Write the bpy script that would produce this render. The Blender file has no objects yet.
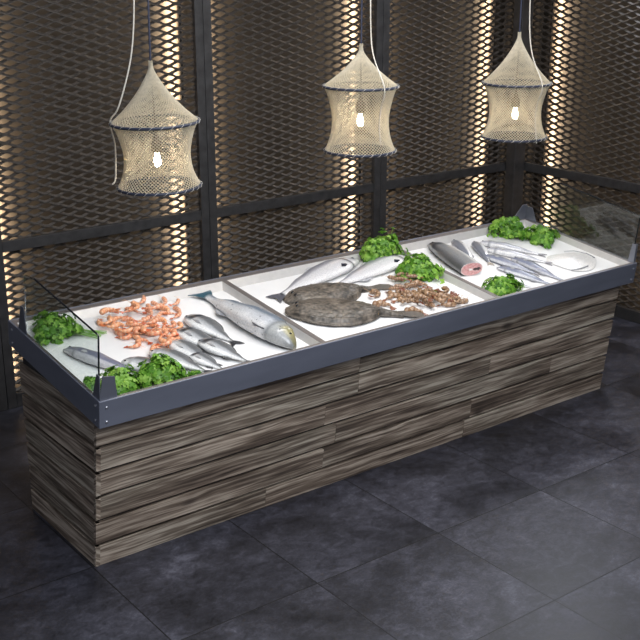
import bpy, bmesh, math, random
from mathutils import Vector, Matrix, noise
random.seed(7)
C = bpy.context.scene.collection
PI = math.pi

# ------------------------------------------------------------------ helpers
class MB:
    """collects shapes, builds ONE mesh object"""
    def __init__(s): s.v=[]; s.f=[]; s.c={}; s.uv={}
    def add(s, vs, fs, col=None, uv=None):
        o=len(s.v); s.v+= [tuple(p) for p in vs]; s.f+=[tuple(i+o for i in f) for f in fs]
        if col is not None:
            for i in range(len(vs)): s.c[o+i]= col[i] if isinstance(col,list) else col
        if uv is not None:
            for i in range(len(vs)): s.uv[o+i]=uv[i]
    def hexa(s, p, **k):   # p: 8 corners, bottom 4 ccw, top 4 ccw
        s.add(p,[(0,3,2,1),(4,5,6,7),(0,1,5,4),(1,2,6,5),(2,3,7,6),(3,0,4,7)],**k)
    def box(s,x0,x1,y0,y1,z0,z1,T=None,**k):
        p=[(x0,y0,z0),(x1,y0,z0),(x1,y1,z0),(x0,y1,z0),(x0,y0,z1),(x1,y0,z1),(x1,y1,z1),(x0,y1,z1)]
        if T: p=[T(*q) for q in p]
        s.hexa(p,**k)
    def tube(s, pts, r, n=8, col=None, cap=True):
        pts=[Vector(p) for p in pts]; N=len(pts)
        rr=r if isinstance(r,(list,tuple)) else [r]*N
        vs=[]; fs=[]; up=None
        for i,p in enumerate(pts):
            t=(pts[min(i+1,N-1)]-pts[max(i-1,0)]).normalized()
            if up is None: up=t.orthogonal().normalized()
            up=(up-t*up.dot(t)).normalized(); b=t.cross(up)
            for k in range(n):
                a=2*PI*k/n; vs.append(p+(up*math.cos(a)+b*math.sin(a))*rr[i])
        for i in range(N-1):
            for k in range(n):
                fs.append((i*n+k,i*n+(k+1)%n,(i+1)*n+(k+1)%n,(i+1)*n+k))
        if cap: fs+= [tuple(range(n))[::-1], tuple((N-1)*n+k for k in range(n))]
        cc=None
        if col is not None: cc=[col[i//n] for i in range(N*n)] if isinstance(col,list) else col
        s.add(vs,fs,col=cc)
    def lathe(s, prof, n=24, c=(0,0,0), col=None):
        vs=[]; fs=[]; N=len(prof)
        for r,z in prof:
            for k in range(n):
                a=2*PI*k/n; vs.append((c[0]+r*math.cos(a),c[1]+r*math.sin(a),c[2]+z))
        for i in range(N-1):
            for k in range(n): fs.append((i*n+k,i*n+(k+1)%n,(i+1)*n+(k+1)%n,(i+1)*n+k))
        fs+=[tuple(range(n))[::-1], tuple((N-1)*n+k for k in range(n))]
        s.add(vs,fs,col=col)
    def build(s,name,mat,parent=None,smooth=False,bevel=0):
        me=bpy.data.meshes.new(name); me.from_pydata(s.v,[],s.f); me.update()
        if s.c:
            a=me.color_attributes.new('Col','FLOAT_COLOR','POINT')
            for i in range(len(s.v)):
                c=s.c.get(i,(.5,.5,.5)); a.data[i].color=(c[0],c[1],c[2],1)
        if s.uv:
            u=me.uv_layers.new(name='UVMap')
            for l in me.loops: u.data[l.index].uv=s.uv.get(l.vertex_index,(0,0))
        if smooth: me.polygons.foreach_set('use_smooth',[True]*len(me.polygons))
        bm=bmesh.new(); bm.from_mesh(me); bmesh.ops.recalc_face_normals(bm,faces=bm.faces); bm.to_mesh(me); bm.free()
        me.materials.append(mat)
        o=bpy.data.objects.new(name,me); C.objects.link(o)
        if parent: o.parent=parent
        if bevel:
            b=o.modifiers.new('bevel','BEVEL'); b.width=bevel; b.segments=2; b.limit_method='ANGLE'
        return o
def tag(o,label=None,cat=None,group=None,kind=None):
    if label: o['label']=label
    if cat: o['category']=cat
    if group: o['group']=group
    if kind: o['kind']=kind
    return o
def empty(name,loc=(0,0,0)):
    o=bpy.data.objects.new(name,None); o.location=loc; o.empty_display_size=.05; C.objects.link(o); return o
def copy_tree(o,parent=None):
    c=o.copy(); C.objects.link(c)
    if parent: c.parent=parent
    for ch in list(o.children): copy_tree(ch,c)
    return c

# ------------------------------------------------------------------ materials
def mat(name):
    m=bpy.data.materials.new(name); m.use_nodes=True
    nt=m.node_tree; b=nt.nodes['Principled BSDF']; return m,nt,b
def N(nt,t,**k):
    n=nt.nodes.new(t)
    for a,v in k.items():
        if hasattr(n,a): setattr(n,a,v)
    return n
def ramp(nt,fac,stops):
    r=N(nt,'ShaderNodeValToRGB'); e=r.color_ramp.elements
    while len(e)<len(stops): e.new(.5)
    for i,(p,c) in enumerate(stops): e[i].position=p; e[i].color=(c[0],c[1],c[2],1)
    nt.links.new(fac,r.inputs[0]); return r.outputs[0]
def mth(nt,op,a,b=None):
    n=N(nt,'ShaderNodeMath',operation=op)
    for i,x in enumerate((a,b)):
        if x is None: continue
        if isinstance(x,(int,float)): n.inputs[i].default_value=x
        else: nt.links.new(x,n.inputs[i])
    return n.outputs[0]
def mixc(nt,f,a,b,blend='MIX'):
    n=N(nt,'ShaderNodeMix',data_type='RGBA',blend_type=blend)
    for s,x in ((0,f),(6,a),(7,b)):
        if isinstance(x,(int,float)): n.inputs[s].default_value=x
        elif isinstance(x,tuple): n.inputs[s].default_value=(x[0],x[1],x[2],1)
        else: nt.links.new(x,n.inputs[s])
    return n.outputs[2]
def noise_n(nt,vec,scale,detail=4,rough=.5,dist=0):
    n=N(nt,'ShaderNodeTexNoise'); n.inputs['Scale'].default_value=scale; n.inputs['Detail'].default_value=detail
    n.inputs['Roughness'].default_value=rough; n.inputs['Distortion'].default_value=dist
    nt.links.new(vec,n.inputs['Vector']); return n.outputs['Fac']
def mapping(nt,vec,scale=(1,1,1),loc=(0,0,0)):
    n=N(nt,'ShaderNodeMapping'); n.inputs['Scale'].default_value=scale; n.inputs['Location'].default_value=loc
    nt.links.new(vec,n.inputs['Vector']); return n.outputs[0]
def bump(nt,b,h,strength=.3,dist=.01):
    n=N(nt,'ShaderNodeBump'); n.inputs['Strength'].default_value=strength; n.inputs['Distance'].default_value=dist
    nt.links.new(h,n.inputs['Height']); nt.links.new(n.outputs[0],b.inputs['Normal'])
def simple(name,col,rough=.5,metal=0,var=.15,scale=20,bmp=0):
    m,nt,b=mat(name); tc=N(nt,'ShaderNodeTexCoord').outputs['Object']
    f=noise_n(nt,tc,scale)
    c=ramp(nt,f,[(.3,tuple(x*(1-var) for x in col)),(.7,tuple(min(1,x*(1+var)) for x in col))])
    nt.links.new(c,b.inputs['Base Color']); b.inputs['Roughness'].default_value=rough; b.inputs['Metallic'].default_value=metal
    if bmp: bump(nt,b,f,bmp,.004)
    return m

# weathered wood: UV u = metres along plank (+ random offset), v = metres across (+ random)
def wood():
    m,nt,b=mat('weathered_wood'); uv=N(nt,'ShaderNodeUVMap').outputs[0]
    vor=N(nt,'ShaderNodeTexVoronoi',feature='F1'); vor.inputs['Scale'].default_value=1; vor.inputs['Randomness'].default_value=.9
    nt.links.new(mapping(nt,uv,(1.7,4.0,1)),vor.inputs['Vector'])
    knot=vor.outputs['Distance']
    kd=ramp(nt,knot,[(.05,(1,1,1)),(.15,(0,0,0))])
    bend=ramp(nt,knot,[(.0,(1,1,1)),(.4,(0,0,0))])
    warp=N(nt,'ShaderNodeVectorMath',operation='MULTIPLY_ADD')
    nt.links.new(bend,warp.inputs[0]); warp.inputs[1].default_value=(0,.012,0); nt.links.new(uv,warp.inputs[2])
    wn=noise_n(nt,mapping(nt,uv,(1.3,5,1)),2.0,3)
    w2=N(nt,'ShaderNodeVectorMath',operation='MULTIPLY_ADD')
    nt.links.new(wn,w2.inputs[0]); w2.inputs[1].default_value=(0,.028,0); nt.links.new(warp.outputs[0],w2.inputs[2])
    g1=noise_n(nt,mapping(nt,w2.outputs[0],(.75,22,1)),1.6,4,.62)
    g2=noise_n(nt,mapping(nt,w2.outputs[0],(3,60,1)),1.2,1,.5)
    big=noise_n(nt,mapping(nt,uv,(.5,5.5,1)),1.5,4,.6)
    hue=noise_n(nt,mapping(nt,uv,(.55,1.1,1),(7,3,0)),1.3,2,.5)
    a=mth(nt,'ADD',mth(nt,'MULTIPLY',g1,.62),mth(nt,'MULTIPLY',big,.5))
    a=mth(nt,'ADD',a,mth(nt,'MULTIPLY',mth(nt,'SUBTRACT',g2,.5),.22))
    c=ramp(nt,a,[(.37,(.028,.019,.014)),(.47,(.105,.074,.054)),(.55,(.22,.165,.122)),(.66,(.55,.45,.355))])
    c=mixc(nt,ramp(nt,hue,[(.45,(0,0,0)),(.65,(1,1,1))]),c,(.90,.96,.97),'MULTIPLY')
    c=mixc(nt,mth(nt,'MULTIPLY',kd,.85),c,(.03,.02,.016))
    nt.links.new(c,b.inputs['Base Color']); b.inputs['Roughness'].default_value=.72
    bump(nt,b,g1,.3,.008); return m
WOOD=wood()

def steel_mat(name,col,rough=.34):
    m,nt,b=mat(name); tc=N(nt,'ShaderNodeTexCoord').outputs['Object']
    f=noise_n(nt,mapping(nt,tc,(.7,.7,3)),2.5,3)
    c=ramp(nt,f,[(.3,tuple(x*.9 for x in col)),(.7,tuple(x*1.1 for x in col))])
    nt.links.new(c,b.inputs['Base Color']); b.inputs['Metallic'].default_value=.6
    fr=noise_n(nt,mapping(nt,tc,(2,2,2)),3,5)
    r=mth(nt,'ADD',mth(nt,'MULTIPLY',fr,.12),rough-.06); nt.links.new(r,b.inputs['Roughness'])
    return m
STEEL=steel_mat('blue_grey_steel',(.24,.255,.315),.47)
LIP=steel_mat('lip_reflection_steel',(.26,.235,.225),.42)  # brownish reflection on the rim lip put into the base colour; dividers share it
CLAMP=steel_mat('clamp_steel',(.20,.21,.25),.40)
BOLT=simple('bolt_metal',(.45,.45,.48),.35,.9)
LINER=simple('tray_liner_metal',(.62,.60,.58),.35,.35,.05)
def icem():
    m,nt,b=mat('fine_white_ice'); tc=N(nt,'ShaderNodeTexCoord').outputs['Object']
    f=noise_n(nt,tc,55,5); g=noise_n(nt,tc,3,3)
    c=ramp(nt,g,[(.3,(.80,.79,.78)),(.7,(.87,.86,.85))])
    nt.links.new(c,b.inputs['Base Color']); b.inputs['Roughness'].default_value=.45
    bump(nt,b,f,.12,.004); return m
ICE=icem()

def glassm():
    m,nt,b=mat('clear_glass'); b.inputs['Base Color'].default_value=(.86,.93,.91,1)
    b.inputs['Transmission Weight'].default_value=1; b.inputs['Roughness'].default_value=.0; b.inputs['IOR'].default_value=1.45
    return m
GLASS=glassm()
EDGE=simple('dark_glass_edge',(.012,.014,.018),.15,0,.05)

def floor_mat():
    m,nt,b=mat('slate_floor_tiles'); tc=N(nt,'ShaderNodeTexCoord').outputs['Object']
    sep=N(nt,'ShaderNodeSeparateXYZ'); nt.links.new(tc,sep.inputs[0])
    def line(o,off):
        a=mth(nt,'ADD',o,100-off); fr=mth(nt,'FRACT',a); d=mth(nt,'ABSOLUTE',mth(nt,'SUBTRACT',fr,.5))
        return mth(nt,'GREATER_THAN',d,.4962), mth(nt,'FLOOR',a)
    lx,ix=line(sep.outputs[0],3.515); ly,iy=line(sep.outputs[1],4.61)
    g=mth(nt,'MAXIMUM',lx,ly)
    cb=N(nt,'ShaderNodeCombineXYZ'); nt.links.new(ix,cb.inputs[0]); nt.links.new(iy,cb.inputs[1])
    wn=N(nt,'ShaderNodeTexWhiteNoise'); nt.links.new(cb.outputs[0],wn.inputs['Vector'])
    ofs=N(nt,'ShaderNodeVectorMath',operation='MULTIPLY_ADD'); nt.links.new(wn.outputs['Color'],ofs.inputs[0]); ofs.inputs[1].default_value=(20,20,20); nt.links.new(tc,ofs.inputs[2])
    v=ofs.outputs[0]
    a=noise_n(nt,v,1.5,7,.62,.6); d=noise_n(nt,mapping(nt,v,(1.8,2.4,1)),6,9,.74,.6); e=noise_n(nt,v,60,3,.6)
    s=mth(nt,'ADD',mth(nt,'MULTIPLY',a,.5),mth(nt,'MULTIPLY',d,.4)); s=mth(nt,'ADD',s,mth(nt,'MULTIPLY',e,.14))
    c=ramp(nt,s,[(.40,(.008,.008,.011)),(.50,(.025,.025,.033)),(.58,(.050,.050,.066)),(.68,(.115,.115,.145))])
    c=mixc(nt,g,c,(.006,.006,.007))
    nt.links.new(c,b.inputs['Base Color'])
    r=mth(nt,'ADD',mth(nt,'MULTIPLY',s,.45),.20); nt.links.new(r,b.inputs['Roughness'])
    h=mth(nt,'SUBTRACT',mth(nt,'MULTIPLY',s,.6),g); bump(nt,b,h,.35,.006)
    return m
FLOOR=floor_mat()
WALLM=simple('warm_backing_wall',(.046,.037,.028),.85,0,.18,3)
FRAME=simple('charcoal_painted_timber',(.030,.029,.030),.55,0,.35,14,.3)
def latm():
    m,nt,b=mat('bronze_mesh_strands'); tc=N(nt,'ShaderNodeTexCoord').outputs['Object']
    f=noise_n(nt,mapping(nt,tc,(3,3,12)),9,5,.7)
    c=ramp(nt,f,[(.35,(.018,.015,.013)),(.6,(.060,.050,.042)),(.78,(.15,.13,.11))])
    nt.links.new(c,b.inputs['Base Color']); b.inputs['Roughness'].default_value=.5; b.inputs['Metallic'].default_value=.15
    return m
LAT=latm()
def ropem(name,col,tr=.25):
    m,nt,b=mat(name); tc=N(nt,'ShaderNodeTexCoord').outputs['Object']
    f=noise_n(nt,tc,60,3)
    c=ramp(nt,f,[(.3,tuple(x*.8 for x in col)),(.7,col)])
    nt.links.new(c,b.inputs['Base Color']); b.inputs['Roughness'].default_value=.85; 
    t=N(nt,'ShaderNodeBsdfTranslucent'); nt.links.new(c,t.inputs[0])
    mx=N(nt,'ShaderNodeMixShader'); mx.inputs[0].default_value=tr
    nt.links.new(b.outputs[0],mx.inputs[1]); nt.links.new(t.outputs[0],mx.inputs[2])
    nt.links.new(mx.outputs[0],nt.nodes['Material Output'].inputs[0]); return m
NET=ropem('jute_net',(.72,.66,.53),.45)
ROPE=ropem('pale_rope',(.66,.62,.55),.1)
HOOP=simple('blue_black_hoop',(.018,.024,.045),.5,0,.2,30)
CORD=simple('brown_fabric_cord',(.07,.045,.035),.7)
BCORD=simple('navy_cord',(.02,.025,.05),.6)
SOCK=simple('bronze_socket',(.16,.12,.08),.4,.6)
def emis(name,col,s):
    m,nt,b=mat(name); b.inputs['Base Color'].default_value=(*col,1); b.inputs['Emission Color'].default_value=(*col,1); b.inputs['Emission Strength'].default_value=s; return m
BULB=emis('glowing_bulb',(1,.87,.66),130)
FILA=emis('hot_filament',(1,.75,.4),150)
LED=emis('warm_strip_diffuser',(1,.80,.56),2.5)

def skin(name,rough=.28,spk=None,nscale=90,coat=.4):
    m,nt,b=mat(name); at=N(nt,'ShaderNodeAttribute',attribute_name='Col').outputs['Color']
    tc=N(nt,'ShaderNodeTexCoord').outputs['Object']
    f=noise_n(nt,tc,nscale,3); c=mixc(nt,.55,at,ramp(nt,f,[(.35,(.68,.68,.70)),(.65,(1.12,1.12,1.12))]),'MULTIPLY')
    if spk:
        v=N(nt,'ShaderNodeTexVoronoi'); v.inputs['Scale'].default_value=spk; nt.links.new(tc,v.inputs['Vector'])
        c=mixc(nt,ramp(nt,v.outputs['Distance'],[(.10,(.8,.8,.8)),(.2,(0,0,0))]),c,(.06,.06,.07))
    nt.links.new(c,b.inputs['Base Color']); b.inputs['Roughness'].default_value=rough
    b.inputs['Coat Weight'].default_value=coat; b.inputs['Coat Roughness'].default_value=.12
    bump(nt,b,f,.2,.003); return m
SKIN=skin('wet_fish_skin'); SPOT=skin('spotted_fish_skin',.28,22); ROUGH=skin('rough_flatfish_skin',.5,None,38,.15)
PRAWN=skin('cooked_prawn_shell',.35,None,120); MEAT=skin('cut_fish_flesh',.35,None,45)
FIN=skin('fish_fin',.4,None,60); EYE=simple('fish_eye',(.01,.01,.012),.1)
def leafm():
    m,nt,b=mat('parsley_leaf'); g=N(nt,'ShaderNodeNewGeometry')
    c=ramp(nt,g.outputs['Random Per Island'],[(0,(.05,.17,.012)),(.5,(.16,.38,.035)),(1,(.36,.60,.10))])
    nt.links.new(c,b.inputs['Base Color']); b.inputs['Roughness'].default_value=.45
    t=N(nt,'ShaderNodeBsdfTranslucent'); nt.links.new(c,t.inputs[0])
    mx=N(nt,'ShaderNodeMixShader'); mx.inputs[0].default_value=.3
    nt.links.new(b.outputs[0],mx.inputs[1]); nt.links.new(t.outputs[0],mx.inputs[2])
    nt.links.new(mx.outputs[0],nt.nodes['Material Output'].inputs[0]); return m
LEAF=leafm(); STEM=simple('parsley_stem',(.22,.42,.08),.5)

# ------------------------------------------------------------------ setting
def struct(name,mb,m): return tag(mb.build(name,m),kind='structure')
WY=8.35; WX=9.17; WT=4.3
b=MB(); b.box(-3,WX+.35,-3,WY+.35,-.1,0); struct('floor',b,FLOOR)
b=MB(); b.box(-3,WX+.35,WY+.25,WY+.35,0,WT); struct('wall_back',b,WALLM)
b=MB(); b.box(WX+.25,WX+.35,-1,WY+.25,0,WT); struct('wall_right',b,WALLM)

# --- lattice screens: local frame x along, y = 0 front plane, +y behind
PW=2.035; ST=.085; HZ=WT
def strands():
    m=MB(); L=.2; p=.034; A=p/2*1.06; seg=10; x0=.06; x1=PW-.06
    n=int((x1-x0)/L*seg); k=0; z=.12
    dy,dz,t=.008,.0085,.004
    while z<HZ-.03:
        sg=1 if k%2 else -1; vs=[]; fs=[]
        for i in range(n+1):
            x=x0+(x1-x0)*i/n; c=math.cos(2*PI*x/L); c=.35*c+.65*math.asin(c)*2/PI
            zc=z+sg*A*c; yc=.012+.004*sg*c
            vs+=[(x,yc-dy,zc-dz-t),(x,yc-dy,zc-dz+t),(x,yc+dy,zc+dz+t),(x,yc+dy,zc+dz-t)]
            if i:
                o=4*(i-1)
                for q in range(4): fs.append((o+q,o+(q+1)%4,o+4+(q+1)%4,o+4+q))
        fs+=[(3,2,1,0),(4*n,4*n+1,4*n+2,4*n+3)]
        m.add(vs,fs); z+=p; k+=1
    return m
def make_screen():
    r=empty('lattice_screen')
    strands().build('mesh_lattice',LAT,r)
    for xx in (0,PW-ST):
        b=MB(); b.box(xx+.002,xx+ST-.002,-.035,.22,0,HZ); b.build('stile',FRAME,r,bevel=.004)
    b=MB(); b.box(ST,PW-ST,-.03,.012,1.345,1.435); b.build('middle_rail',FRAME,r,bevel=.003)
    b=MB(); b.box(ST,PW-ST,-.03,.05,0,.12); b.build('bottom_rail',FRAME,r,bevel=.003)
    return r
proto=make_screen()
P0=5.2-ST-PW*1   # right edge of post near x=5.20 is the end of a stile pair
starts=[P0-PW+.0,P0,P0+PW,P0+2*PW]
labs=['dark lattice screen at the far left, ending at the post beside the counter',
 'dark lattice screen behind the left lamp and the orange prawns',
 'dark lattice screen behind the middle lamp, between the two single posts',
 'dark lattice screen on the back wall meeting the room corner']
for i,(x,l) in enumerate(zip(starts,labs)):
    o=proto if i==0 else copy_tree(proto)
    o.location=(x,WY,0)
    tag(o,l,'screen','lattice screens lining the walls')
for i in range(3):
    o=copy_tree(proto); o.rotation_euler=(0,0,-PI/2); o.location=(WX,WY-i*PW,0)
    tag(o,['dark lattice screen on the right wall beside the room corner','dark lattice screen on the right wall, second from the corner','dark lattice screen on the right wall, farthest from the corner'][i],'screen','lattice screens lining the walls')
# corner post
b=MB(); b.box(WX-.205,WX-.04,WY-.17,WY-.038,0,HZ)
cp=b.build('corner_post',FRAME,bevel=.006); tag(cp,'broad charcoal post filling the room corner behind the right lamp','post')
# light strips behind the posts
def strip(x,y,rot,side,lab,power):
    r=empty('light_strip',(x,y,.1)); r.rotation_euler=(0,0,rot)
    b=MB(); b.box(-.012,.012,-.012,.012,.0,HZ-.2); b.build('housing',FRAME,r)
    tag(r,lab,'light','warm light strips behind the lattice')
    ld=bpy.data.lights.new('strip_glow','AREA'); ld.shape='RECTANGLE'; ld.size=.06; ld.size_y=HZ-.3; ld.energy=power; ld.color=(1,.78,.54)
    lo=bpy.data.objects.new('strip_glow',ld); C.objects.link(lo); lo.parent=r
    lo.location=(side*.03,.025,(HZ-.2)/2)
    lo.rotation_euler=(Vector((side*.35,1,0))).to_track_quat('-Z','Y').to_euler()   # shines on the backing wall
    return r
for pe,nm in ((P0,'post beside the counter end'),(P0+PW,'post behind the left lamp'),(P0+2*PW,'post behind the middle lamp')):
    strip(pe-ST-.03,WY+.17,0,-1,'warm light strip glowing through the lattice left of the '+nm,(20 if pe<4 else 75))
    strip(pe+ST+.03,WY+.17,0,1,'warm light strip glowing through the lattice right of the '+nm,75)
strip(WX-.27,WY+.17,0,-1,'warm light strip glowing through the back lattice left of the room corner',70)
strip(WX+.17,WY-.25,-PI/2,1,'warm light strip glowing through the right lattice beside the room corner',70)
strip(WX+.17,WY-PW+ST+.03,-PI/2,-1,'warm light strip on the corner side of the first post of the right wall',70)
strip(WX+.17,WY-PW-ST-.03,-PI/2,1,'warm light strip on the far side of the first post of the right wall',70)

# ------------------------------------------------------------------ counter
OX,OY,OZ=2.50,5.32,1.21; U=4.88; V=1.29; S=.121
al=math.atan(S); ca,sa=math.cos(al),math.sin(al)
def T(u,v,w): return (OX+u, OY+v*ca-w*sa, OZ+v*sa+w*ca)
counter=empty('fish_counter',(0,0,0))
tag(counter,'long wood-clad fish display counter with blue-grey steel rim and white trays','counter')
def planks(name,length,yfun,zs,origin,axis,flip,seed,topfun=None):
    rnd=random.Random(seed); m=MB(); th=.022
    for i in range(len(zs)-1):
        z0,z1=zs[i]+(.010 if i else 0),zs[i+1]-.012
        cuts=[0.0]
        if axis=='x':
            x=rnd.uniform(1.0,2.2)
            while x<length-.6: cuts.append(x); x+=rnd.uniform(1.3,2.4)
        cuts.append(length); pu,pv=rnd.uniform(0,40),rnd.uniform(0,40)
        for a,c in zip(cuts[:-1],cuts[1:]):
            pu+=rnd.uniform(3,9); pv+=rnd.uniform(3,9); c2=c-.0015; d=rnd.uniform(0,.004)
            vs=[];uv=[];fs=[]
            for (zz) in (z0,z1):
                for (s_) in (a,c2):
                    for inn in (0,1):
                        vs.append(origin(s_,zz,(d if not inn else th+.01))); uv.append((pu+s_,pv+zz+ .02*inn))
            # idx: z0a0,z0a1,z0c0,z0c1,z1a0,z1a1,z1c0,z1c1
            f=[(0,2,6,4),(2,3,7,6),(3,1,5,7),(1,0,4,5),(4,6,7,5),(0,1,3,2)]
            if flip: f=[q[::-1] for q in f]
            m.add(vs,f,uv=uv)
    return m.build(name,WOOD,counter,bevel=.0025)
zs=[0,.16,.335,.51,.685,.86,1.075]
LEAN=.15
BX0,BX1=2.53,7.40
fy=lambda z:5.595-LEAN*z
def rx(z): return BX1-.055*z      # right end, slight lean
def of(s,z,d):
    x=BX0+s*(rx(z)-BX0)/(BX1-BX0); return (x,fy(z)+d,z)
planks('front_cladding',BX1-BX0,None,zs,of,'x',False,3)
BY=6.56
def osd(s,z,d):
    y=BY+(fy(z)+.001-BY)*s; return (BX0+d,y,z)
planks('side_cladding',1.0,None,zs,osd,'y',False,11)
def osr(s,z,d):
    y=BY+(fy(z)+.001-BY)*s; return (rx(z)-d,y,z)
planks('side_cladding',1.0,None,zs,osr,'y',True,12)
m=MB()   # inner carcass with dark gaps
m.hexa([(BX0+.03,fy(0)+.03,0),(BX1-.04,fy(0)+.03,0),(BX1-.04,BY,0),(BX0+.03,BY,0),(BX0+.03,fy(1.08)+.03,1.08),(rx(1.08)-.04,fy(1.08)+.03,1.08),(rx(1.08)-.04,BY,1.2),(BX0+.03,BY,1.2)])
m.build('carcass',FRAME,counter)
# rim
BH=.175
m=MB(); m.box(0,U,0,.012,-BH,0,T=T); m.build('front_band',STEEL,counter,bevel=.003)
m=MB(); m.box(0,.012,.012,V-.012,-BH,0,T=T); m.build('side_band',STEEL,counter,bevel=.002)
m=MB(); m.box(U-.012,U,.012,V-.012,-BH,0,T=T); m.build('side_band',STEEL,counter,bevel=.002)
m=MB(); m.box(0,U,V-.012,V,-BH,0,T=T); m.build('back_band',STEEL,counter,bevel=.002)
LW=.034
m=MB()
m.box(.012,U-.012,.012,LW,-.012,-.001,T=T); m.box(.012,LW,LW,V-.06,-.012,-.001,T=T); m.box(U-LW,U-.012,LW,V-.06,-.012,-.001,T=T); m.box(.012,U-.012,V-.06,V-.012,-.012,-.001,T=T)
m.build('rim_lip',LIP,counter,bevel=.002)
D1,D2=1.635,3.275
BW=-.05
edges=[(LW,D1-.022),(D1+.022,D2-.022),(D2+.022,U-LW)]
for dd in (D1,D2):
    m=MB(); m.box(dd-.022,dd+.022,LW,V-.06,-.06,-.004,T=T); m.build('divider',LIP,counter,bevel=.004)
for (a,c) in edges:
    m=MB(); v0,v1=LW,V-.06; i=.025
    # liner walls sloping in
    vs=[T(a,v0,-.006),T(c,v0,-.006),T(c,v1,-.006),T(a,v1,-.006),T(a+i,v0+.01,BW-.01),T(c-i,v0+.01,BW-.01),T(c-i,v1-.05,BW-.01),T(a+i,v1-.05,BW-.01)]
    m.add(vs,[(0,1,5,4),(1,2,6,5),(2,3,7,6),(3,0,4,7),(4,5,6,7)]); tr=m.build('display_tray',LINER,counter)
    m=MB(); nx,ny=60,44; vs=[];fs=[]
    for jj in range(ny+1):
        for ii in range(nx+1):
            u=a+i*.6+(c-a-i*1.2)*ii/nx; v=v0+.008+(v1-v0-.05)*jj/ny
            e=min(ii,nx-ii,jj,ny-jj)
            h=.006*noise.noise(Vector((u*2.2,v*2.2,3)))+.002*noise.noise(Vector((u*11,v*11,7)))+(.0 if e>0 else -.008)
            vs.append(T(u,v,BW+h))
    for jj in range(ny):
        for ii in range(nx):
            o=jj*(nx+1)+ii; fs.append((o,o+1,o+nx+2,o+nx+1))
    m.add(vs,fs); m.build('white_bed',ICE,tr,smooth=True)
# glass panes
def pane(u):
    pts=[(.045,.004),(.045,.395),(.90,.425),(1.04,.405),(1.04,.004)]
    m=MB(); n=len(pts)
    vs=[T(u-.004,v,w) for v,w in pts]+[T(u+.004,v,w) for v,w in pts]
    fs=[tuple(range(n))[::-1],tuple(range(n,2*n))]+[(i,(i+1)%n,n+(i+1)%n,n+i) for i in range(n)]
    m.add(vs,fs); g=m.build('glass_pane',GLASS,counter)
    m=MB()
    m.tube([T(u,.045,.06),T(u,.045,.393),T(u,.06,.399),T(u,.90,.427)],.0055,6); m.build('polished_edge',EDGE,g)
    return g
pane(.022); pane(U-.022)
# corner clamps
def poly(pts,thick,plane,u,v0):
    """pts 2D (a,w); plane 'x': a along v at fixed u; plane 'y': a along u at fixed v"""
    m=MB(); n=len(pts)
    if plane=='x': A=[T(u,a,w) for a,w in pts]; B=[T(u+thick,a,w) for a,w in pts]
    else: A=[T(a,v0,w) for a,w in pts]; B=[T(a,v0+thick,w) for a,w in pts]
    m.add(A+B,[tuple(range(n))[::-1],tuple(range(n,2*n))]+[(i,(i+1)%n,n+(i+1)%n,n+i) for i in range(n)])
    return m.build('corner_clamp',CLAMP,counter,bevel=.001)
poly([(.012,-.01),(.105,-.01),(.055,.155),(.02,.155)],.006,'x',.010,0)
poly([(.010,-.01),(.125,-.01),(.105,.135),(.028,.150)],.006,'y',0,.014)
poly([(1.02,-.01),(1.15,-.01),(1.10,.175),(1.055,.175)],.006,'x',.010,0)
poly([(.012,-.01),(.075,-.01),(.06,.155),(.02,.155)],.006,'x',U-.016,0)
poly([(.012,-.01),(.075,-.01),(.06,.155),(.02,.155)],.006,'x',U-.034,0)
poly([(U-.20,-.01),(U-.02,-.01),(U-.02,.135),(U-.08,.135)],.006,'y',0,V-.05)
poly([(1.10,-.01),(V-.02,-.01),(V-.04,.12),(1.18,.12)],.006,'x',U-.016,0)
def bolt(p,ax):
    m=MB(); p=Vector(T(*p)); d={'x-':Vector((-1,0,0)),'x+':Vector((1,0,0)),'y-':Vector((0,-ca,-sa))}[ax]
    m.tube([p,p+d*.004,p+d*.0065],[.009,.009,.006],10); m.build('bolt',BOLT,counter)
for w in (-.045,-.14):
    bolt((.045,0,w),'y-'); bolt((U-.04,0,w),'y-'); bolt((0,.05,w),'x-'); bolt((0,V-.06,w),'x-'); bolt((U,.05,w),'x+')

# ------------------------------------------------------------------ placing on the bed
def bz(y): return OZ+S*(y-OY)+BW/ca
def place(o,x,y,deg,h=0,roll=0):
    M=Matrix.Translation((x,y,bz(y)+h))@Matrix.Rotation(al,4,'X')@Matrix.Rotation(math.radians(deg),4,'Z')@Matrix.Rotation(math.radians(roll),4,'X')
    o.matrix_world=M; o.location=M.translation; o.rotation_mode='XYZ'; o.rotation_euler=M.to_euler('XYZ')

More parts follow.
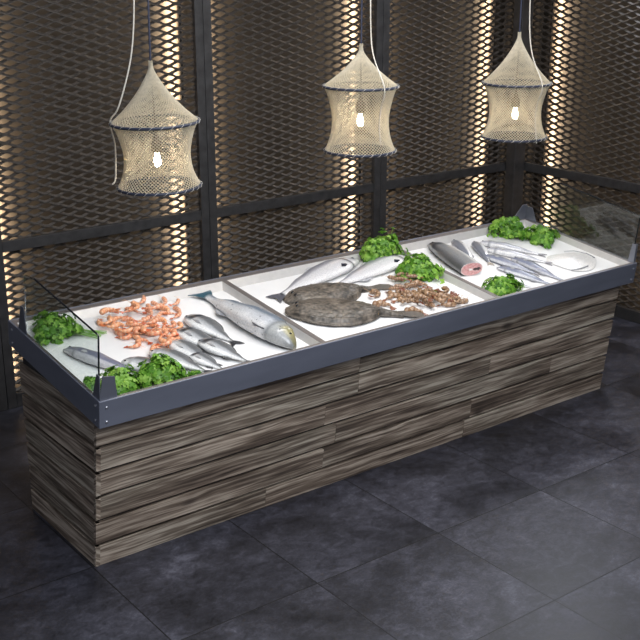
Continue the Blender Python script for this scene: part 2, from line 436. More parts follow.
# ------------------------------------------------------------------ fish
def interp(tab,t):
    for a,b_ in zip(tab[:-1],tab[1:]):
        if t<=b_[0]:
            f=(t-a[0])/(b_[0]-a[0]); f=f*f*(3-2*f)*.5+f*.5
            return [a[i]+(b_[i]-a[i])*f for i in range(1,len(a))]
    return list(tab[-1][1:])
def fish(name,L,tab,pig,ds=1,psh=.42,bend=0,skinm=SKIN,finm=None,finc=(.3,.3,.33),tailc=None,tail=(.16,.30,.45),dors=None,pect=None,eye=(.93,.25,.012),n=44,m=22,head=True,cut=None,anal=True):
    """x towards the snout, y*ds towards the back, z up; rests on z=0. tab rows: t, up, down, half thickness (fractions of L)"""
    r=empty(name); B=MB(); vs=[];cs=[]; mx=max(q[3] for q in tab)*L
    def cen(t):
        x=(t-.5)*L; return x, bend*L*math.sin(PI*t)-bend*L*.5
    def zc(t):
        th=interp(tab,t)[2]*L; return th+.22*(mx-th)
    for i in range(n+1):
        t=i/n; up,dn,th=[q*L for q in interp(tab,t)]; x,y0=cen(t)
        for k in range(m):
            a=2*PI*k/m; sy=math.cos(a); sz=math.sin(a)
            yy=(up if sy>0 else dn)*sy; zz=th*math.copysign(abs(sz)**.85,sz)
            vs.append((x,y0+ds*yy,zc(t)+zz)); cs.append(pig(t,min(1,sy+psh*(1-sy*sy)*1.15),sz))
    fs=[]
    for i in range(n):
        for k in range(m):
            q=(i*m+k,i*m+(k+1)%m,(i+1)*m+(k+1)%m,(i+1)*m+k); fs.append(q if ds<0 else q[::-1])
    fs.append(tuple(range(m))); 
    fs.append(tuple(n*m+k for k in range(m))[::-1])
    B.add(vs,fs,col=cs); B.build('body',skinm,r,smooth=True)
    fm=finm or FIN
    def sheet(pts,nm,col,th=.0025):
        M_=MB(); k=len(pts); A=[(p[0],p[1],p[2]+th) for p in pts]; D=[(p[0],p[1],p[2]-th) for p in pts]
        M_.add(A+D,[tuple(range(k)),tuple(range(k,2*k))[::-1]]+[(i,(i+1)%k,k+(i+1)%k,k+i)[::-1] for i in range(k)],col=col)
        M_.build(nm,fm,r)
    if tail:
        tl,tw,fk=tail; up,dn,th=[q*L for q in interp(tab,0)]; x,y0=cen(0); z=zc(0); w=tw*L/2; l=tl*L
        P=[(x+.02*L,y0+ds*up*.9,z),(x-l*.5,y0+ds*w*.72,z),(x-l,y0+ds*w,z*.6),(x-l*(1-fk*.5),y0+ds*w*.45,z*.8),(x-l*(1-fk),y0,z),(x-l*(1-fk*.5),y0-ds*w*.45,z*.8),(x-l,y0-ds*w,z*.6),(x-l*.5,y0-ds*w*.72,z),(x+.02*L,y0-ds*dn*.9,z)]
        sheet(P,'tail_fin',tailc or finc)
    if dors:
        for (t0,t1,h) in dors:
            P=[];Q=[]
            for i in range(9):
                t=t0+(t1-t0)*i/8; up=interp(tab,t)[0]*L; x,y0=cen(t)
                P.append((x,y0+ds*up*.93,zc(t))); e=math.sin(PI*(i/8))**.5*(.55+.45*i/8)
                Q.append((x-.02*L,y0+ds*(up*.95+h*L*e),zc(t)+.003))
            sheet(P+Q[::-1],'dorsal_fin',finc)
    if anal:
        P=[];Q=[]
        for i in range(5):
            t=.24+.14*i/4; dn=interp(tab,t)[1]*L; x,y0=cen(t); P.append((x,y0-ds*dn*.93,zc(t)*.8)); e=math.sin(PI*i/4)**.6
            Q.append((x-.02*L,y0-ds*(dn*.95+.03*L*e),zc(t)*.6))
        sheet(P+Q[::-1],'anal_fin',finc)
    if pect:
        t,yo,ln,cl=pect; up,dn,th=[q*L for q in interp(tab,t)]; x,y0=cen(t); s_=yo; zt=zc(t)+th*math.sqrt(max(0,1-s_*s_))
        yb=y0+ds*(up if s_>0 else dn)*s_
        P=[(x,yb+ds*.012*L,zt-.001),(x-ln*L*.5,yb+ds*.022*L,zt+.004),(x-ln*L,yb-ds*.01*L,zt+.003),(x-ln*L*.6,yb-ds*.028*L,zt+.002),(x,yb-ds*.012*L,zt-.001)]
        sheet(P,'pectoral_fin',cl)
    if eye:
        t,yo,er=eye; up,dn,th=[q*L for q in interp(tab,t)]; x,y0=cen(t); zt=zc(t)+th*math.sqrt(1-yo*yo)
        M_=MB(); M_.lathe([(er*L*.2,-.004),(er*L,-.002),(er*L*.9,.001),(er*L*.4,.0035)],12,(x,y0+ds*up*yo,zt)); M_.build('eye',EYE,r,smooth=True)
    return r
def lerp3(a,b,f): f=max(0,min(1,f)); return tuple(a[i]+(b[i]-a[i])*f for i in range(3))
def sstep(a,b,x): f=max(0,min(1,(x-a)/(b-a))); return f*f*(3-2*f)

BREAM=[(0,.028,.028,.012),(.06,.035,.033,.018),(.25,.10,.09,.034),(.45,.175,.165,.058),(.65,.20,.19,.068),(.8,.17,.165,.064),(.9,.12,.12,.05),(.97,.06,.065,.032),(1,.02,.025,.014)]
def pig_bream(dark):
    def f(t,sy,sz):
        c=lerp3((.50,.51,.52),(.80,.80,.78),sstep(.35,-.5,sy)); c=lerp3(c,(.10,.105,.11),sstep(.4,.8,sy)*.9)
        if dark:
            c=lerp3(c,(.13,.145,.17),sstep(.80,.86,t)*sstep(-.9,-.4,sy)*.85)
            c=lerp3(c,(.03,.035,.045),sstep(.72,.76,t)*sstep(.86,.82,t)*sstep(-.6,-.1,sy))
        else: c=lerp3(c,(.42,.42,.43),sstep(.79,.81,t)*sstep(.85,.83,t))
        return lerp3(c,(.06,.06,.065),sstep(.06,.0,t))
    return f
kw=dict(tail=(.13,.22,.45),dors=[(.30,.74,.03)],finc=(.10,.10,.10),tailc=(.025,.025,.03),eye=(.91,-.5,.020),bend=.02,ds=-1,psh=.62)
bd=fish('sea_bream',.46,BREAM,pig_bream(True),pect=(.72,-.5,.18,(.33,.33,.34)),**kw)
bp=fish('sea_bream',.46,BREAM,pig_bream(False),pect=(.72,-.5,.18,(.45,.45,.45)),**kw)
breams=[(bd,3.616,5.945,98,.0,1.04,'dark-banded silver sea bream topmost in the pile with its black tail bare'),
 (bd,3.465,5.81,100,.0,.98,'dark-banded silver sea bream second from the top, beside the pale one'),
 (bd,3.50,5.60,106,.012,.90,'dark-banded silver sea bream nearest the salmon at the front rim'),
 (bp,3.325,5.70,100,.0,.88,'pale sea bream with its head just below the orange prawns, middle of the pile'),
 (bp,3.175,5.605,112,.014,.93,'pale plump sea bream just right of the front parsley bunch, along the front rim'),
 (bp,3.01,5.60,124,.0,.98,'pale sea bream at the lower left of the pile partly behind parsley'),
 (bd,3.345,5.545,105,.0,.66,'small silver sea bream peeping out under the pile at the front rim')]
used=set()
def inst(proto,lab,cat,grp=None):
    if proto.name in used: o=copy_tree(proto)
    else: used.add(proto.name); o=proto
    return tag(o,lab,cat,grp)
for p,x,y,a,h,s,l in breams:
    o=inst(p,l,'fish','sea breams in the left tray'); place(o,x,y,a,h); o.scale=(s,s,s)

SALM=[(0,.035,.035,.015),(.08,.032,.032,.018),(.3,.085,.08,.05),(.55,.115,.115,.075),(.75,.115,.115,.08),(.88,.09,.09,.065),(.96,.05,.055,.04),(1,.018,.022,.015)]
def pig_salmon(t,sy,sz):
    c=lerp3((.52,.54,.57),(.76,.75,.74),sstep(.1,-.6,sy)); c=lerp3(c,(.16,.20,.25),sstep(.4,.9,sy))
    c=lerp3(c,(.10,.20,.26),sstep(.035,.0,t))
    if t>.80: c=lerp3(c,(.36,.37,.36),sstep(.80,.83,t)*.85); c=lerp3(c,(.30,.27,.12),sstep(.84,.9,t)*sstep(.2,.7,sy)); c=lerp3(c,(.1,.1,.1),sstep(.93,1,t)*.5)
    return lerp3(c,(.15,.16,.17),sstep(.79,.805,t)*sstep(.83,.815,t)*.8)
o=fish('salmon',.98,SALM,pig_salmon,bend=-.02,skinm=SPOT,psh=.6,tail=(.11,.20,.35),tailc=(.03,.10,.14),dors=[(.47,.60,.05)],pect=(.80,-.85,.14,(.08,.08,.09)),finc=(.35,.37,.40),eye=(.93,.3,.011))
place(o,3.905,5.90,-87); tag(o,'large spotted silver salmon with dark teal tail lying beside the left divider','fish')

COD=[(0,.026,.026,.010),(.08,.03,.03,.014),(.3,.08,.08,.026),(.55,.118,.112,.036),(.72,.118,.112,.04),(.85,.085,.08,.036),(.94,.045,.045,.024),(1,.012,.016,.010)]
def pig_cod(t,sy,sz):
    c=lerp3((.74,.73,.74),(.84,.82,.81),sstep(.3,-.5,sy)); c=lerp3(c,(.26,.26,.30),sstep(.72,.98,sy)*.95)
    c=lerp3(c,(.45,.45,.47),sstep(.84,.9,t)*sstep(-.3,.3,sy)); c=lerp3(c,(.25,.25,.27),sstep(.95,1,t))
    c=lerp3(c,(.08,.08,.10),sstep(.79,.805,t)*sstep(.84,.825,t))
    return lerp3(c,(.07,.07,.08),sstep(.03,.0,t))
kw=dict(tail=(.10,.14,.3),tailc=(.10,.10,.12),dors=[(.45,.58,.03)],psh=.5,finc=(.5,.5,.52),pect=(.75,-.55,.075,(.02,.022,.04)),eye=(.935,.3,.013))
w=fish('white_fish',1.0,COD,pig_cod,bend=.015,**kw)
inst(w,'large white silvery fish nearer the left divider, tail toward the salmon','fish'); place(w,4.87,6.34,17)
w2=inst(w,'large white silvery fish with its head between the two middle parsley bunches','fish'); place(w2,5.33,6.25,12); w2.scale=(.93,.93,.93)

# flatfish
def flatfish(L,hw,lab):
    r=empty('flatfish'); B=MB(); n,m=96,72; vs=[];cs=[];fs=[]
    def half(t):   # half width along body, t 0 tail .. 1 snout
        if t<.20: return .046+.03*max(0,.06-t)*8
        return .040+(hw-.04)*math.sin(PI*min(1,max(0,(t-.20)/.80))**.95)**.75
    for side in (1,-1):
        for i in range(n+1):
            t=i/n; wd=half(t)*L if i<n else .01*L
            for k in range(m+1):
                s=-1+2*k/m; x=(t-.5)*L; y=s*wd
                core=max(0,1-abs(s)**2.2)
                ridge=.006*math.sin(abs(s)*26)*(abs(s)>.72)
                rough=.005*noise.noise(Vector((x*14,y*14,1)))+.004*noise.noise(Vector((x*40,y*40,5)))
                wob=1+.07*noise.noise(Vector((x*11,s*2,8)))*abs(s); y*=wob
                z=(.006+.060*core*sstep(0,.35,t)*sstep(1.02,.85,t)+.010*core+(ridge+rough)*(core>0)) if side>0 else .0
                vs.append((x,y,z)); g=.45+.5*noise.noise(Vector((x*9,y*9,3)))+.5*noise.noise(Vector((x*22,s*14,9)))+.55*noise.noise(Vector((x*60,y*60,2)))
                cs.append(lerp3((.03,.026,.021),(.21,.175,.14),g))
    o=(n+1)*(m+1)
    for i in range(n):
        for k in range(m):
            a=i*(m+1)+k; fs.append((a,a+m+1,a+m+2,a+1)); fs.append((o+a,o+a+1,o+a+m+2,o+a+m+1))
    for i in range(n):
        a=i*(m+1); fs.append((a,o+a,o+a+m+1,a+m+1)); a+=m; fs.append((a,a+m+1,o+a+m+1,o+a))
    for k in range(m):
        fs.append((k,k+1,o+k+1,o+k)); a=n*(m+1)+k; fs.append((a,o+a,o+a+1,a+1))
    B.add(vs,fs,col=cs); B.build('body',ROUGH,r,smooth=True)
    B=MB(); x=-L/2; A=[(x+.03,.04*L,.016),(x-.07*L,.065*L,.014),(x-.17*L,.05*L,.006),(x-.19*L,0,.006),(x-.17*L,-.05*L,.006),(x-.07*L,-.065*L,.014),(x+.03,-.04*L,.016)]
    k=len(A); D=[(p[0],p[1],p[2]-.006) for p in A]
    B.add(A+D,[tuple(range(k)),tuple(range(k,2*k))[::-1]]+[(i,(i+1)%k,k+(i+1)%k,k+i)[::-1] for i in range(k)],col=(.13,.115,.10)); B.build('tail_fin',ROUGH,r)
    for yy in (.018,-.03):
        B=MB(); B.lathe([(.004,-.01),(.016,-.004),(.014,.006),(.006,.012)],12,(L*.40,yy,.055)); B.build('eye',EYE,r,smooth=True)
    return tag(r,lab,'fish')
f1=flatfish(.78,.26,'rough grey-brown flatfish, the upper one, its tail nearest the white fish'); place(f1,4.74,6.04,172,.0)
f2=flatfish(.84,.27,'rough grey-brown flatfish lying in front, its tail pointing at the brown shrimp'); place(f2,4.60,5.72,149,.012)

# cut fish with head
CUT=[(0,.155,.155,.085),(.3,.16,.155,.09),(.55,.145,.14,.088),(.75,.11,.105,.075),(.9,.06,.06,.05),(1,.015,.015,.015)]
def pig_cut(t,sy,sz):
    c=lerp3((.24,.245,.25),(.75,.75,.73),sstep(-.05,-.5,sy)); c=lerp3(c,(.05,.05,.055),sstep(.2,1,sy)*.8)
    c=lerp3(c,(.045,.05,.06),sstep(.66,.74,t)*sstep(-.75,-.2,sy)); return c
cf=fish('cut_fish',.66,CUT,pig_cut,psh=0,tail=None,dors=None,pect=(.62,-.55,.16,(.4,.4,.42)),eye=(.88,.3,.018),anal=False,finc=(.1,.1,.1))
B=MB(); vs=[];cs=[];fs=[]; L=.66; nr=9; m_=28
zc0=.085*L+.22*(.09*L-.085*L)
for i in range(nr+1):
    f=i/nr
    for k in range(m_):
        a=2*PI*k/m_; vs.append((-L/2-.002-.006*(1-f),.153*L*f*math.cos(a),zc0+.084*L*f*math.copysign(abs(math.sin(a))**.85,math.sin(a))))
        y_,z_=f*math.cos(a),f*math.sin(a)
        c=lerp3((.62,.24,.24),(.80,.48,.46),.5+noise.noise(Vector((y_*5,z_*5,2))))
        c=lerp3(c,(.70,.62,.60),sstep(.9,1,f)); 
        if abs(z_)<.16 and y_<-.1 and y_>-.88: c=(.03,.015,.015)
        if (y_-.12)**2+z_**2<.03: c=(.85,.78,.74)
        cs.append(c)
    if i:
        for k in range(m_): fs.append(((i-1)*m_+k,(i-1)*m_+(k+1)%m_,i*m_+(k+1)%m_,i*m_+k))
B.add(vs,fs,col=cs); B.build('cut_face',MEAT,cf,smooth=True)['label']='pink cut flesh face with dark cavity'
place(cf,6.05,6.17,78); tag(cf,'dark-headed grey fish cut through, pink flesh facing front','fish')

# slender fish
SL=[(0,.018,.018,.012),(.1,.026,.024,.017),(.35,.075,.07,.045),(.6,.10,.092,.058),(.8,.088,.082,.052),(.92,.055,.055,.038),(1,.014,.016,.012)]
def pig_sl(back,bel,lo=-.5,hi=-.05):
    def f(t,sy,sz):
        c=lerp3(bel,back,sstep(lo,hi,sy)); c=lerp3(c,(.14,.15,.19),sstep(.7,1,sy)*.7)
        c=lerp3(c,(.25,.26,.28),sstep(.79,.80,t)*sstep(.83,.82,t)*.8); return lerp3(c,(.18,.18,.2),sstep(.95,1,t)*.7)
    return f
kw=dict(tail=(.12,.13,.6),tailc=(.28,.27,.28),dors=[(.5,.6,.02)],finc=(.35,.35,.37),pect=(.74,-.2,.08,(.5,.5,.5)),eye=(.93,.25,.013),bend=.02,ds=-1)
sb=fish('slender_fish',.52,SL,pig_sl((.22,.24,.32),(.80,.80,.82),-.98,-.7),psh=.95,**kw)
sw=fish('slender_fish',.52,SL,pig_sl((.46,.46,.50),(.84,.83,.82),-.8,-.2),psh=.6,**kw)
for p,x,y,a,s,l in [(sw,6.70,6.13,124,1.0,'pale slender fish with long thin tail, rearmost beside the back parsley'),
 (sw,6.62,5.98,120,1.0,'pale thin fish second from the back in the right tray'),
 (sb,6.42,5.87,104,.95,'blue-grey slender fish with its head left of the others, third from back'),
 (sb,6.55,5.69,92,1.0,'blue-grey slender fish reaching nearest to the front rim, tail toward the pale ray'),
 (sb,6.345,5.63,106,.92,'blue-grey slender fish just behind the front right parsley'),
 (sw,6.13,5.57,125,.72,'small pale fish partly hidden behind the front right parsley')]:
    o=inst(p,l,'fish','slender fish in the right tray'); place(o,x,y,a); o.scale=(s,s,s)
kw2=dict(kw); kw2.update(ds=1,bend=-.01,psh=-.15,tailc=(.45,.38,.30))
st=fish('small_round_fish',.50,[(a,b_*1.2,c*1.2,d*1.2) for a,b_,c,d in SL],pig_sl((.20,.21,.24),(.86,.85,.84)),**kw2)
o=inst(st,'grey-backed small fish lying just right of the dark cut fish head','fish','pair of small fish behind the cut fish'); place(o,6.28,6.24,66)
o=inst(st,'grey-backed small fish, right one of the pair behind the pink cut','fish','pair of small fish behind the cut fish'); place(o,6.42,6.17,62); o.scale=(.9,.9,.9)
ml=fish('mullet',.62,[(a,b_*.95,c*.95,d*1.0) for a,b_,c,d in SL],pig_sl((.17,.175,.24),(.62,.60,.62)),**dict(kw,skinm=SKIN))
place(ml,2.775,5.82,113); tag(ml,'lilac-grey mullet lying between the back left parsley and the front corner','fish')
# pale ray
B=MB(); n,m_=14,40; vs=[];fs=[]
for i in range(n+1):
    f=i/n
    for k in range(m_):
        a=2*PI*k/m_; rr=f*(.19+.02*math.cos(3*a)); vs.append((rr*1.25*math.cos(a),rr*math.sin(a),.006+.034*(1-f**2.2)*(1-.2*math.cos(a))))
    if i:
        for k in range(m_): fs.append(((i-1)*m_+k,(i-1)*m_+(k+1)%m_,i*m_+(k+1)%m_,i*m_+k))
B.add(vs,fs,col=[(.86,.84,.81)]*len(vs))
ray=empty('pale_ray'); B.build('body',SKIN,ray,smooth=True)
for pts in ([(-.05,-.16,.02),(-.14,-.15,.018),(-.22,-.11,.01)],[(.20,-.08,.012),(.24,.02,.01),(.20,.12,.012),(.12,.17,.01)]):
    B=MB(); B.tube([(x,y,z+.004) for x,y,z in pts],[.006,.005,.003]+([.002] if len(pts)>3 else []),6,col=(.30,.30,.31)); B.build('fin_edge',SKIN,ray)
place(ray,7.01,5.68,10); tag(ray,'pale flat round ray alone at the right end of the tray','fish')

# ------------------------------------------------------------------ prawns
def prawn(name,ca_,cb_,R,arc,r0,mt,straight=False,jit=0):
    r=empty(name); B=MB(); n=15; pts=[];rr=[];cc=[]
    for i in range(n+1):
        t=i/n; a=arc*(t-.5); pts.append((R*math.sin(a),R*(1-math.cos(a))-R*.3,r0*.9+jit*noise.noise(Vector((t*6,R*100,1)))))
        q=r0*(.45+.75*sstep(0,.6,t))*(1-.75*sstep(.86,1,t)); 
        if i%3==0: q*=.88
        rr.append(q); cc.append(cb_ if (i%3==0) else lerp3(ca_,cb_,.25*(i%3)))
    B.tube(pts,rr,8,col=cc); B.build('body',mt,r,smooth=True)
    p=Vector(pts[0]); d=(Vector(pts[0])-Vector(pts[1])).normalized(); s=d.cross(Vector((0,0,1)))
    B=MB(); k=r0*2.1
    for q in (-.6,0,.6):
        e=(d+s*q).normalized(); w=e.cross(Vector((0,0,1)))*k*.22
        B.add([p+w*.5,p+e*k+w,p+e*k*1.15,p+e*k-w,p-w*.5,p+e*k*.6+Vector((0,0,.004))],[(0,1,5),(1,2,5),(2,3,5),(3,4,5),(4,0,5),(0,4,3,2,1)],col=lerp3(ca_,(.35,.06,.03),.3))
    B.build('tail_fan',mt,r)
    h=Vector(pts[-1]); d=(h-Vector(pts[-2])).normalized()
    for q in (-1,1):
        B=MB(); B.tube([h-d*.003,h+d*.03+Vector((0,0,.004)),h+d*.055+d.cross(Vector((0,0,1)))*q*.02],[.0016,.0012,.0008],4,col=cb_); B.build('antenna',mt,r)
    return r
OR=(.70,.12,.025); PK=(.93,.56,.34)
pc=[prawn('cooked_prawn',OR,PK,.044,3.4,.017,PRAWN),prawn('cooked_prawn',(.84,.27,.09),PK,.055,2.4,.018,PRAWN),prawn('cooked_prawn',(.70,.17,.06),(.92,.58,.38),.11,1.25,.015,PRAWN)]
def inside(p,poly_):
    c=False; n=len(poly_)
    for i in range(n):
        a,b_=poly_[i],poly_[(i+1)%n]
        if (a[1]>p[1])!=(b_[1]>p[1]) and p[0]<(b_[0]-a[0])*(p[1]-a[1])/(b_[1]-a[1])+a[0]: c=not c
    return c
def scatter(protos,poly_,num,dmin,lab,cat,grp,seed,angs=None,cx=None):
    rnd=random.Random(seed); pts=[]; tries=0
    xs=[p[0] for p in poly_]; ys=[p[1] for p in poly_]
    while len(pts)<num and tries<20000:
        tries+=1; p=(rnd.uniform(min(xs),max(xs)),rnd.uniform(min(ys),max(ys)))
        if not inside(p,poly_): continue
        if any((p[0]-q[0])**2+(p[1]-q[1])**2<dmin*dmin for q in pts): continue
        pts.append(p)
    for i,p in enumerate(pts):
        pr=protos[rnd.choice(cx) if cx else rnd.randrange(len(protos))]
        o=inst(pr,lab(p),cat,grp); a=rnd.uniform(0,360) if not angs else rnd.choice(angs)+rnd.uniform(-25,25)
        place(o,p[0],p[1],a,.002+ .022*(i%3==1)+.036*(i%5==3),rnd.uniform(-14,14)); s=rnd.uniform(.76,1.02); o.scale=(s,s,s)
scatter(pc,[(2.99,6.33),(3.06,6.43),(3.22,6.47),(3.24,6.30),(3.24,6.08),(3.10,6.02),(3.03,6.2)],15,.052,lambda p:'curled orange cooked prawn in the left half of the prawn pile','prawn','orange prawns on the left of the pile',5,None,[0,0,1,1])
scatter(pc,[(3.22,6.15),(3.45,6.15),(3.44,5.98),(3.31,5.80),(3.12,5.80),(3.06,5.98)],20,.055,lambda p:'curled orange cooked prawn on the front side of the prawn pile toward the breams','prawn','orange prawns at the front of the pile',6,None,[0,0,1])
scatter(pc,[(3.26,6.46),(3.45,6.58),(3.66,6.42),(3.60,6.26),(3.46,6.16),(3.26,6.18)],19,.055,lambda p:'straighter orange cooked prawn at the back right of the prawn pile','prawn','orange prawns at the back right of the pile',8,[20,60,100,140],[2,2,1])
BR=(.085,.034,.012); BT=(.46,.29,.17)
pb=[prawn('brown_shrimp',BR,BT,.048,3.3,.019,PRAWN,jit=.01),prawn('brown_shrimp',(.17,.075,.03),BT,.075,2.0,.021,PRAWN,jit=.01),prawn('brown_shrimp',(.11,.045,.018),(.44,.27,.16),.13,1.1,.016,PRAWN)]
scatter(pb,[(5.16,6.06),(5.46,5.98),(5.47,5.86),(5.33,5.80),(5.20,5.90)],9,.06,lambda p:'brown shrimp in the small back heap beside the parsley','shrimp','brown shrimp in the back heap',2,[140,160],[2,2,1])
scatter(pb,[(5.08,5.82),(5.25,5.82),(5.42,5.74),(5.58,5.58),(5.50,5.46),(5.34,5.46),(5.12,5.62)],26,.058,lambda p:'brown shrimp in the long front heap near the front rim','shrimp','brown shrimp in the front heap',3)
for (x,y,a,k,l) in [(5.03,5.88,70,0,'single curled brown shrimp standing apart left of the heap, nearest the white fish'),(4.93,5.70,150,1,'single brown shrimp apart beside the lower flatfish tail'),(5.06,5.50,150,1,'brown shrimp at the front left, close to the steel rim')]:
    o=inst(pb[k],l,'shrimp'); place(o,x,y,a,.003)

# ------------------------------------------------------------------ parsley
def parsley(x,y,w,d,h,deg,seed,lab,nl=420,stems=None):
    rnd=random.Random(seed); r=empty('parsley_bunch'); B=MB(); S_=MB()
    for i in range(nl):
        # dome-shaped cloud, points near the surface favoured
        a=rnd.uniform(0,2*PI); q=rnd.random()**.55; e=rnd.random()**.6
        lump=1+.28*math.sin(3*a+seed)+.2*math.sin(7*a+2*seed)
        px,py=w/2*q*math.cos(a)*lump,d/2*q*math.sin(a)*lump; pz=.012+h*1.3*e*math.sqrt(max(0,1-.8*q*q))*(.75+.5*noise.noise(Vector((px*16,py*16,seed))) +.25*rnd.random())
        px*=1+.12*rnd.random(); py*=1+.12*rnd.random()
        nrm=Vector((px/w*3+rnd.uniform(-.7,.7),py/d*3+rnd.uniform(-.7,.7),1.1+rnd.uniform(-.4,.4))).normalized()
        t=nrm.orthogonal().normalized(); t=Matrix.Rotation(rnd.uniform(0,2*PI),3,nrm)@t; b_=nrm.cross(t); c=Vector((px,py,pz)); s=rnd.uniform(.018,.032)
        # three-lobed leaflet, slightly cupped
        sh=[(-.25,-.9),(.25,-.9),(.45,-.2),(1.0,-.35),(.85,.15),(1.0,.45),(.4,.4),(.35,.95),(0,1.15),(-.35,.95),(-.4,.4),(-1.0,.45),(-.85,.15),(-1.0,-.35),(-.45,-.2)]
        vs=[c]+[c+t*u*s+b_*v*s+nrm*(-.28*(u*u+v*v)*s) for u,v in sh]; k=len(sh)
        B.add(vs,[(0,1+j,1+(j+1)%k) for j in range(k)])
        if i%6==0: S_.tube([(px*.35,py*.35,.004),(px*.7,py*.7,pz*.55),(px,py,pz-.004)],.0016,4)
    if stems:
        for i in range(16):
            o=rnd.uniform(-.03,.03); S_.tube([(0,o*.5,.03),(stems*.5,o,.03+rnd.uniform(-.01,.02)),(stems+rnd.uniform(-.03,.03),o*2.2,.012)],.0028,5)
    B.build('foliage',LEAF,r); S_.build('stems',STEM,r)
    place(r,x,y,deg); return tag(r,lab,'parsley','parsley bunches garnishing the trays')
parsley(2.71,6.35,.26,.30,.11,-33,1,'parsley bunch with long stems at the back left corner',450,.30)
parsley(2.72,5.485,.24,.20,.10,0,2,'parsley bunch in the front left corner right of the steel clamp',380)
parsley(2.98,5.485,.25,.20,.12,0,3,'parsley bunch at the front rim below the pale breams',400)
parsley(5.56,6.45,.34,.24,.17,0,4,'parsley bunch at the back rim behind the white fish heads',420)
parsley(5.60,6.05,.32,.30,.12,0,5,'parsley bunch against the right divider above the brown shrimp',420)
parsley(6.98,6.40,.28,.28,.12,0,6,'parsley bunch at the back right, left one of two',420)
parsley(7.13,6.16,.26,.28,.10,0,8,'parsley bunch at the right side by the glass, in front of its neighbour',400)
parsley(5.96,5.50,.27,.20,.09,0,9,'parsley bunch in the front left corner of the right tray',360)
parsley(2.60,5.60,.10,.12,.04,0,10,'small parsley sprig behind the front left clamp',60)
parsley(3.20,5.42,.16,.05,.02,10,12,'thin parsley sprig on the white bed in front of the breams',30)
parsley(5.45,5.70,.10,.03,.012,-30,11,'single loose parsley leaf right of the brown shrimp',14)

# ------------------------------------------------------------------ pendant lamps
def net(prof,n,mat_,name,parent,th=.0066):
    """diamond netting through the (r,z) profile"""
    import bisect
    # resample profile by length
    L=[0]
    for a,b_ in zip(prof[:-1],prof[1:]): L.append(L[-1]+math.hypot(b_[0]-a[0],b_[1]-a[1]))
    rows=int(L[-1]/.0105); rows+=rows%2
    vs=[];fs=[]
    for i in range(rows+1):
        l=L[-1]*i/rows; j=min(len(prof)-2,max(0,bisect.bisect_right(L,l)-1)); f=(l-L[j])/(L[j+1]-L[j])
        r=prof[j][0]+(prof[j+1][0]-prof[j][0])*f; z=prof[j][1]+(prof[j+1][1]-prof[j][1])*f
        for k in range(n):
            a=2*PI*(k+.5*(i%2))/n; vs.append((r*math.cos(a),r*math.sin(a),z))
    def V_(i,k): return i*n+k%n
    for i in range(rows-1):
        for k in range(n):
            if i%2==0: fs.append((V_(i,k),V_(i+1,k),V_(i+2,k),V_(i+1,k-1)))
            else: fs.append((V_(i,k),V_(i+1,k+1),V_(i+2,k),V_(i+1,k)))
    B=MB(); B.add(vs,fs); o=B.build(name,mat_,parent)
    w=o.modifiers.new('wire','WIREFRAME'); w.thickness=th; w.use_replace=True; w.use_even_offset=False
    return o
def smoothprof(pts,k=8):
    out=[]
    P=[pts[0]]+pts+[pts[-1]]
    for i in range(1,len(P)-2):
        for j in range(k):
            t=j/k; p=[]
            for c in (0,1):
                a,b_,c_,d=P[i-1][c],P[i][c],P[i+1][c],P[i+2][c]
                p.append(.5*(2*b_+(c_-a)*t+(2*a-5*b_+4*c_-d)*t*t+(3*b_-a-3*c_+d)*t**3))
            out.append(tuple(p))
    out.append(pts[-1]); return out
TOPZ=4.9
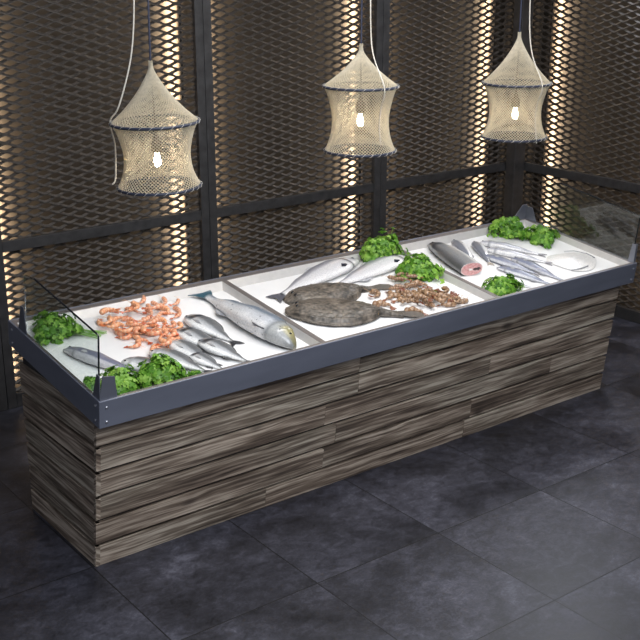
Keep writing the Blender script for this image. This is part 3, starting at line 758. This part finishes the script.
def lamp(x,y,z,R,H,CH,tx,ty,rope,lab,cordx=0,bz_=-.17):
    """z: height of the upper hoop; H: body height; CH: cone height"""
    r=empty('pendant_lamp',(x,y,z-H)); r.rotation_euler=(tx,ty,0)
    cone=smoothprof([(.010,CH+.05),(.014,CH),(.045,CH*.80),(.11,CH*.50),(.19,CH*.22),(R,0)])
    body=smoothprof([(R,0),(R*.90,-H*.10),(R*.80,-H*.32),(R*.755,-H*.52),(R*.79,-H*.74),(R*.88,-H*.91),(R*.96,-H)])
    up=[(a,b_+H) for a,b_ in cone]; dn=[(a,b_+H) for a,b_ in body]
    net(up,52,NET,'cone_net',r); net(dn,64,NET,'body_net',r)
    for rad,zz in ((R,H),(R*.96,0)):
        B=MB(); pts=[(rad*math.cos(2*PI*i/64),rad*math.sin(2*PI*i/64),zz) for i in range(65)]; B.tube(pts,.0095,8,cap=False); hp=B.build('hoop',HOOP,r,smooth=True)
        B=MB()
        hx=[]
        for i in range(26*8+1):
            a=2*PI*i/(26*8); ph=2*PI*i/8; c=Vector((rad*math.cos(a),rad*math.sin(a),zz)); rd=Vector((math.cos(a),math.sin(a),0))
            hx.append(c+rd*.0105*math.cos(ph)+Vector((0,0,.0105*math.sin(ph))))
        B.tube(hx,.0014,4)
        B.build('lashing',ROPE,hp)
    # cord, socket, bulb
    bt=H+bz_
    B=MB(); B.tube([(0,0,H+CH+.04),(cordx,0,bt+.14),(cordx,0,bt+.06)],.0055,8); B.build('inner_cord',CORD,r)
    B=MB(); B.lathe([(.006,.11),(.014,.09),(.022,.06),(.034,.045),(.034,-.01),(.028,-.02)],20,(cordx,0,bt)); sk=B.build('socket',SOCK,r,smooth=True)
    B=MB(); B.lathe([(.013,-.015),(.014,-.035),(.020,-.06),(.022,-.08),(.018,-.10),(.006,-.11)],20,(cordx,0,bt)); B.build('bulb',BULB,r,smooth=True)
    Minv=(Matrix.Translation((x,y,z-H))@Matrix.Rotation(ty,4,'Y')@Matrix.Rotation(tx,4,'X')).inverted()
    B=MB(); B.tube([(0,0,H+CH+.03),Minv@Vector((x,y,TOPZ))],.006,8); B.build('hanging_cord',BCORD,r)
    B=MB(); B.tube([Minv@Vector(p) for p in rope],.0048,6); B.build('pale_rope',ROPE,r,smooth=True)
    return tag(r,lab,'lamp','net pendant lamps over the counter')
def crope(pts,k=6):
    P=[pts[0]]+pts+[pts[-1]]; out=[]
    for i in range(1,len(P)-2):
        for j in range(k):
            t=j/k; a,b_,c_,d=[Vector(q) for q in P[i-1:i+3]]
            out.append(.5*(2*b_+(c_-a)*t+(2*a-5*b_+4*c_-d)*t*t+(3*b_-a-3*c_+d)*t**3))
    out.append(Vector(pts[-1])); return out
x,y,z=3.33,6.0,2.645
lamp(x,y,z,.27,.40,.32,.0,-.03,crope([(x-.1,y+.06,TOPZ),(x-.095,y+.06,4.1),(x-.085,y+.05,3.6),(x-.09,y+.05,3.3),(x-.13,y+.05,3.02),(x-.22,y+.06,2.75),(x-.245,y+.14,2.65),(x-.21,y+.16,2.5),(x-.225,y+.15,2.3),(x-.25,y+.15,2.26)]),'net pendant lamp on the left with a pale rope down its outer left side')
x,y,z=4.96,6.0,2.75
lamp(x,y,z,.262,.45,.24,0,0,crope([(x+.05,y-.02,TOPZ),(x+.05,y-.02,4.1),(x+.05,y-.03,3.5),(x+.045,y-.05,3.1),(x+.02,y-.12,2.94),(x-.03,y-.29,z+.01),(x-.02,y-.245,z-.12),(x-.02,y-.23,z-.25),(x-.02,y-.25,z-.38)]),'net pendant lamp in the middle with the flattest cone top')
x,y,z=6.55,6.0,2.665
lamp(x,y,z,.265,.42,.34,0,0,crope([(x+.06,y-.02,TOPZ),(x+.06,y-.02,4.1),(x+.06,y-.03,3.5),(x+.055,y-.05,3.1),(x+.03,y-.12,2.88),(x-.03,y-.29,z+.01),(x-.02,y-.245,z-.12),(x-.02,y-.23,z-.25),(x-.02,y-.26,z-.44)]),'net pendant lamp on the right hanging in front of the room corner')
b=MB(); b.box(1,9.4,5.9,6.1,TOPZ,TOPZ+.12); struct('trim_1',b,FRAME)

# ------------------------------------------------------------------ light
def area(name,loc,target,size,power,col=(1,1,1),sy=None):
    d=bpy.data.lights.new(name,'AREA'); d.energy=power; d.color=col; d.size=size
    if sy: d.shape='RECTANGLE'; d.size_y=sy
    o=bpy.data.objects.new(name,d); C.objects.link(o); o.location=loc
    o.rotation_euler=(Vector(target)-Vector(loc)).to_track_quat('-Z','Y').to_euler(); return o
area('ceiling_light_counter',(5.0,5.2,4.8),(5.0,5.9,1.2),3.6,118,(1,.97,.93),.8)
area('ceiling_light_room',(3.2,1.5,4.8),(4.6,5.6,.5),3.0,250,(.90,.94,1))
area('added_highlight_corner',(8.9,6.9,4.1),(5.9,4.5,0),.7,40,(.88,.92,1))  # added unseen light, aimed to put a bluish highlight on the floor
area('added_low_fill_right',(11.2,1.4,1.2),(6.2,5.4,.9),2.0,700,(.90,.94,1))  # added low light out of view, meant to brighten the rim's right half
w=bpy.data.worlds.new('World'); bpy.context.scene.world=w; w.use_nodes=True
w.node_tree.nodes['Background'].inputs[0].default_value=(.80,.86,1,1); w.node_tree.nodes['Background'].inputs[1].default_value=.28

# ------------------------------------------------------------------ camera
cam=bpy.data.cameras.new('camera'); co=bpy.data.objects.new('camera',cam); C.objects.link(co)
F=1094.
def nz(v): return Vector(v).normalized()
X=nz((1504,365,F)); Z=nz((0,F,-365)); Y=nz((-885,365,F)); Y=(Y-X*X.dot(Y)).normalized()
r_=Vector((X[0],Y[0],Z[0])); u_=Vector((X[1],Y[1],Z[1])); f_=Vector((X[2],Y[2],Z[2]))
M=Matrix((( r_[0],u_[0],-f_[0]),(r_[1],u_[1],-f_[1]),(r_[2],u_[2],-f_[2])))
co.rotation_euler=M.to_euler(); co.location=(0,0,3.62)
cam.sensor_width=36; cam.lens=F/640*36; cam.clip_end=60
s=bpy.context.scene; s.camera=co
s.view_settings.view_transform='Standard'; s.view_settings.look='None'; s.view_settings.exposure=0; s.view_settings.gamma=1; s.view_settings.use_curve_mapping=False
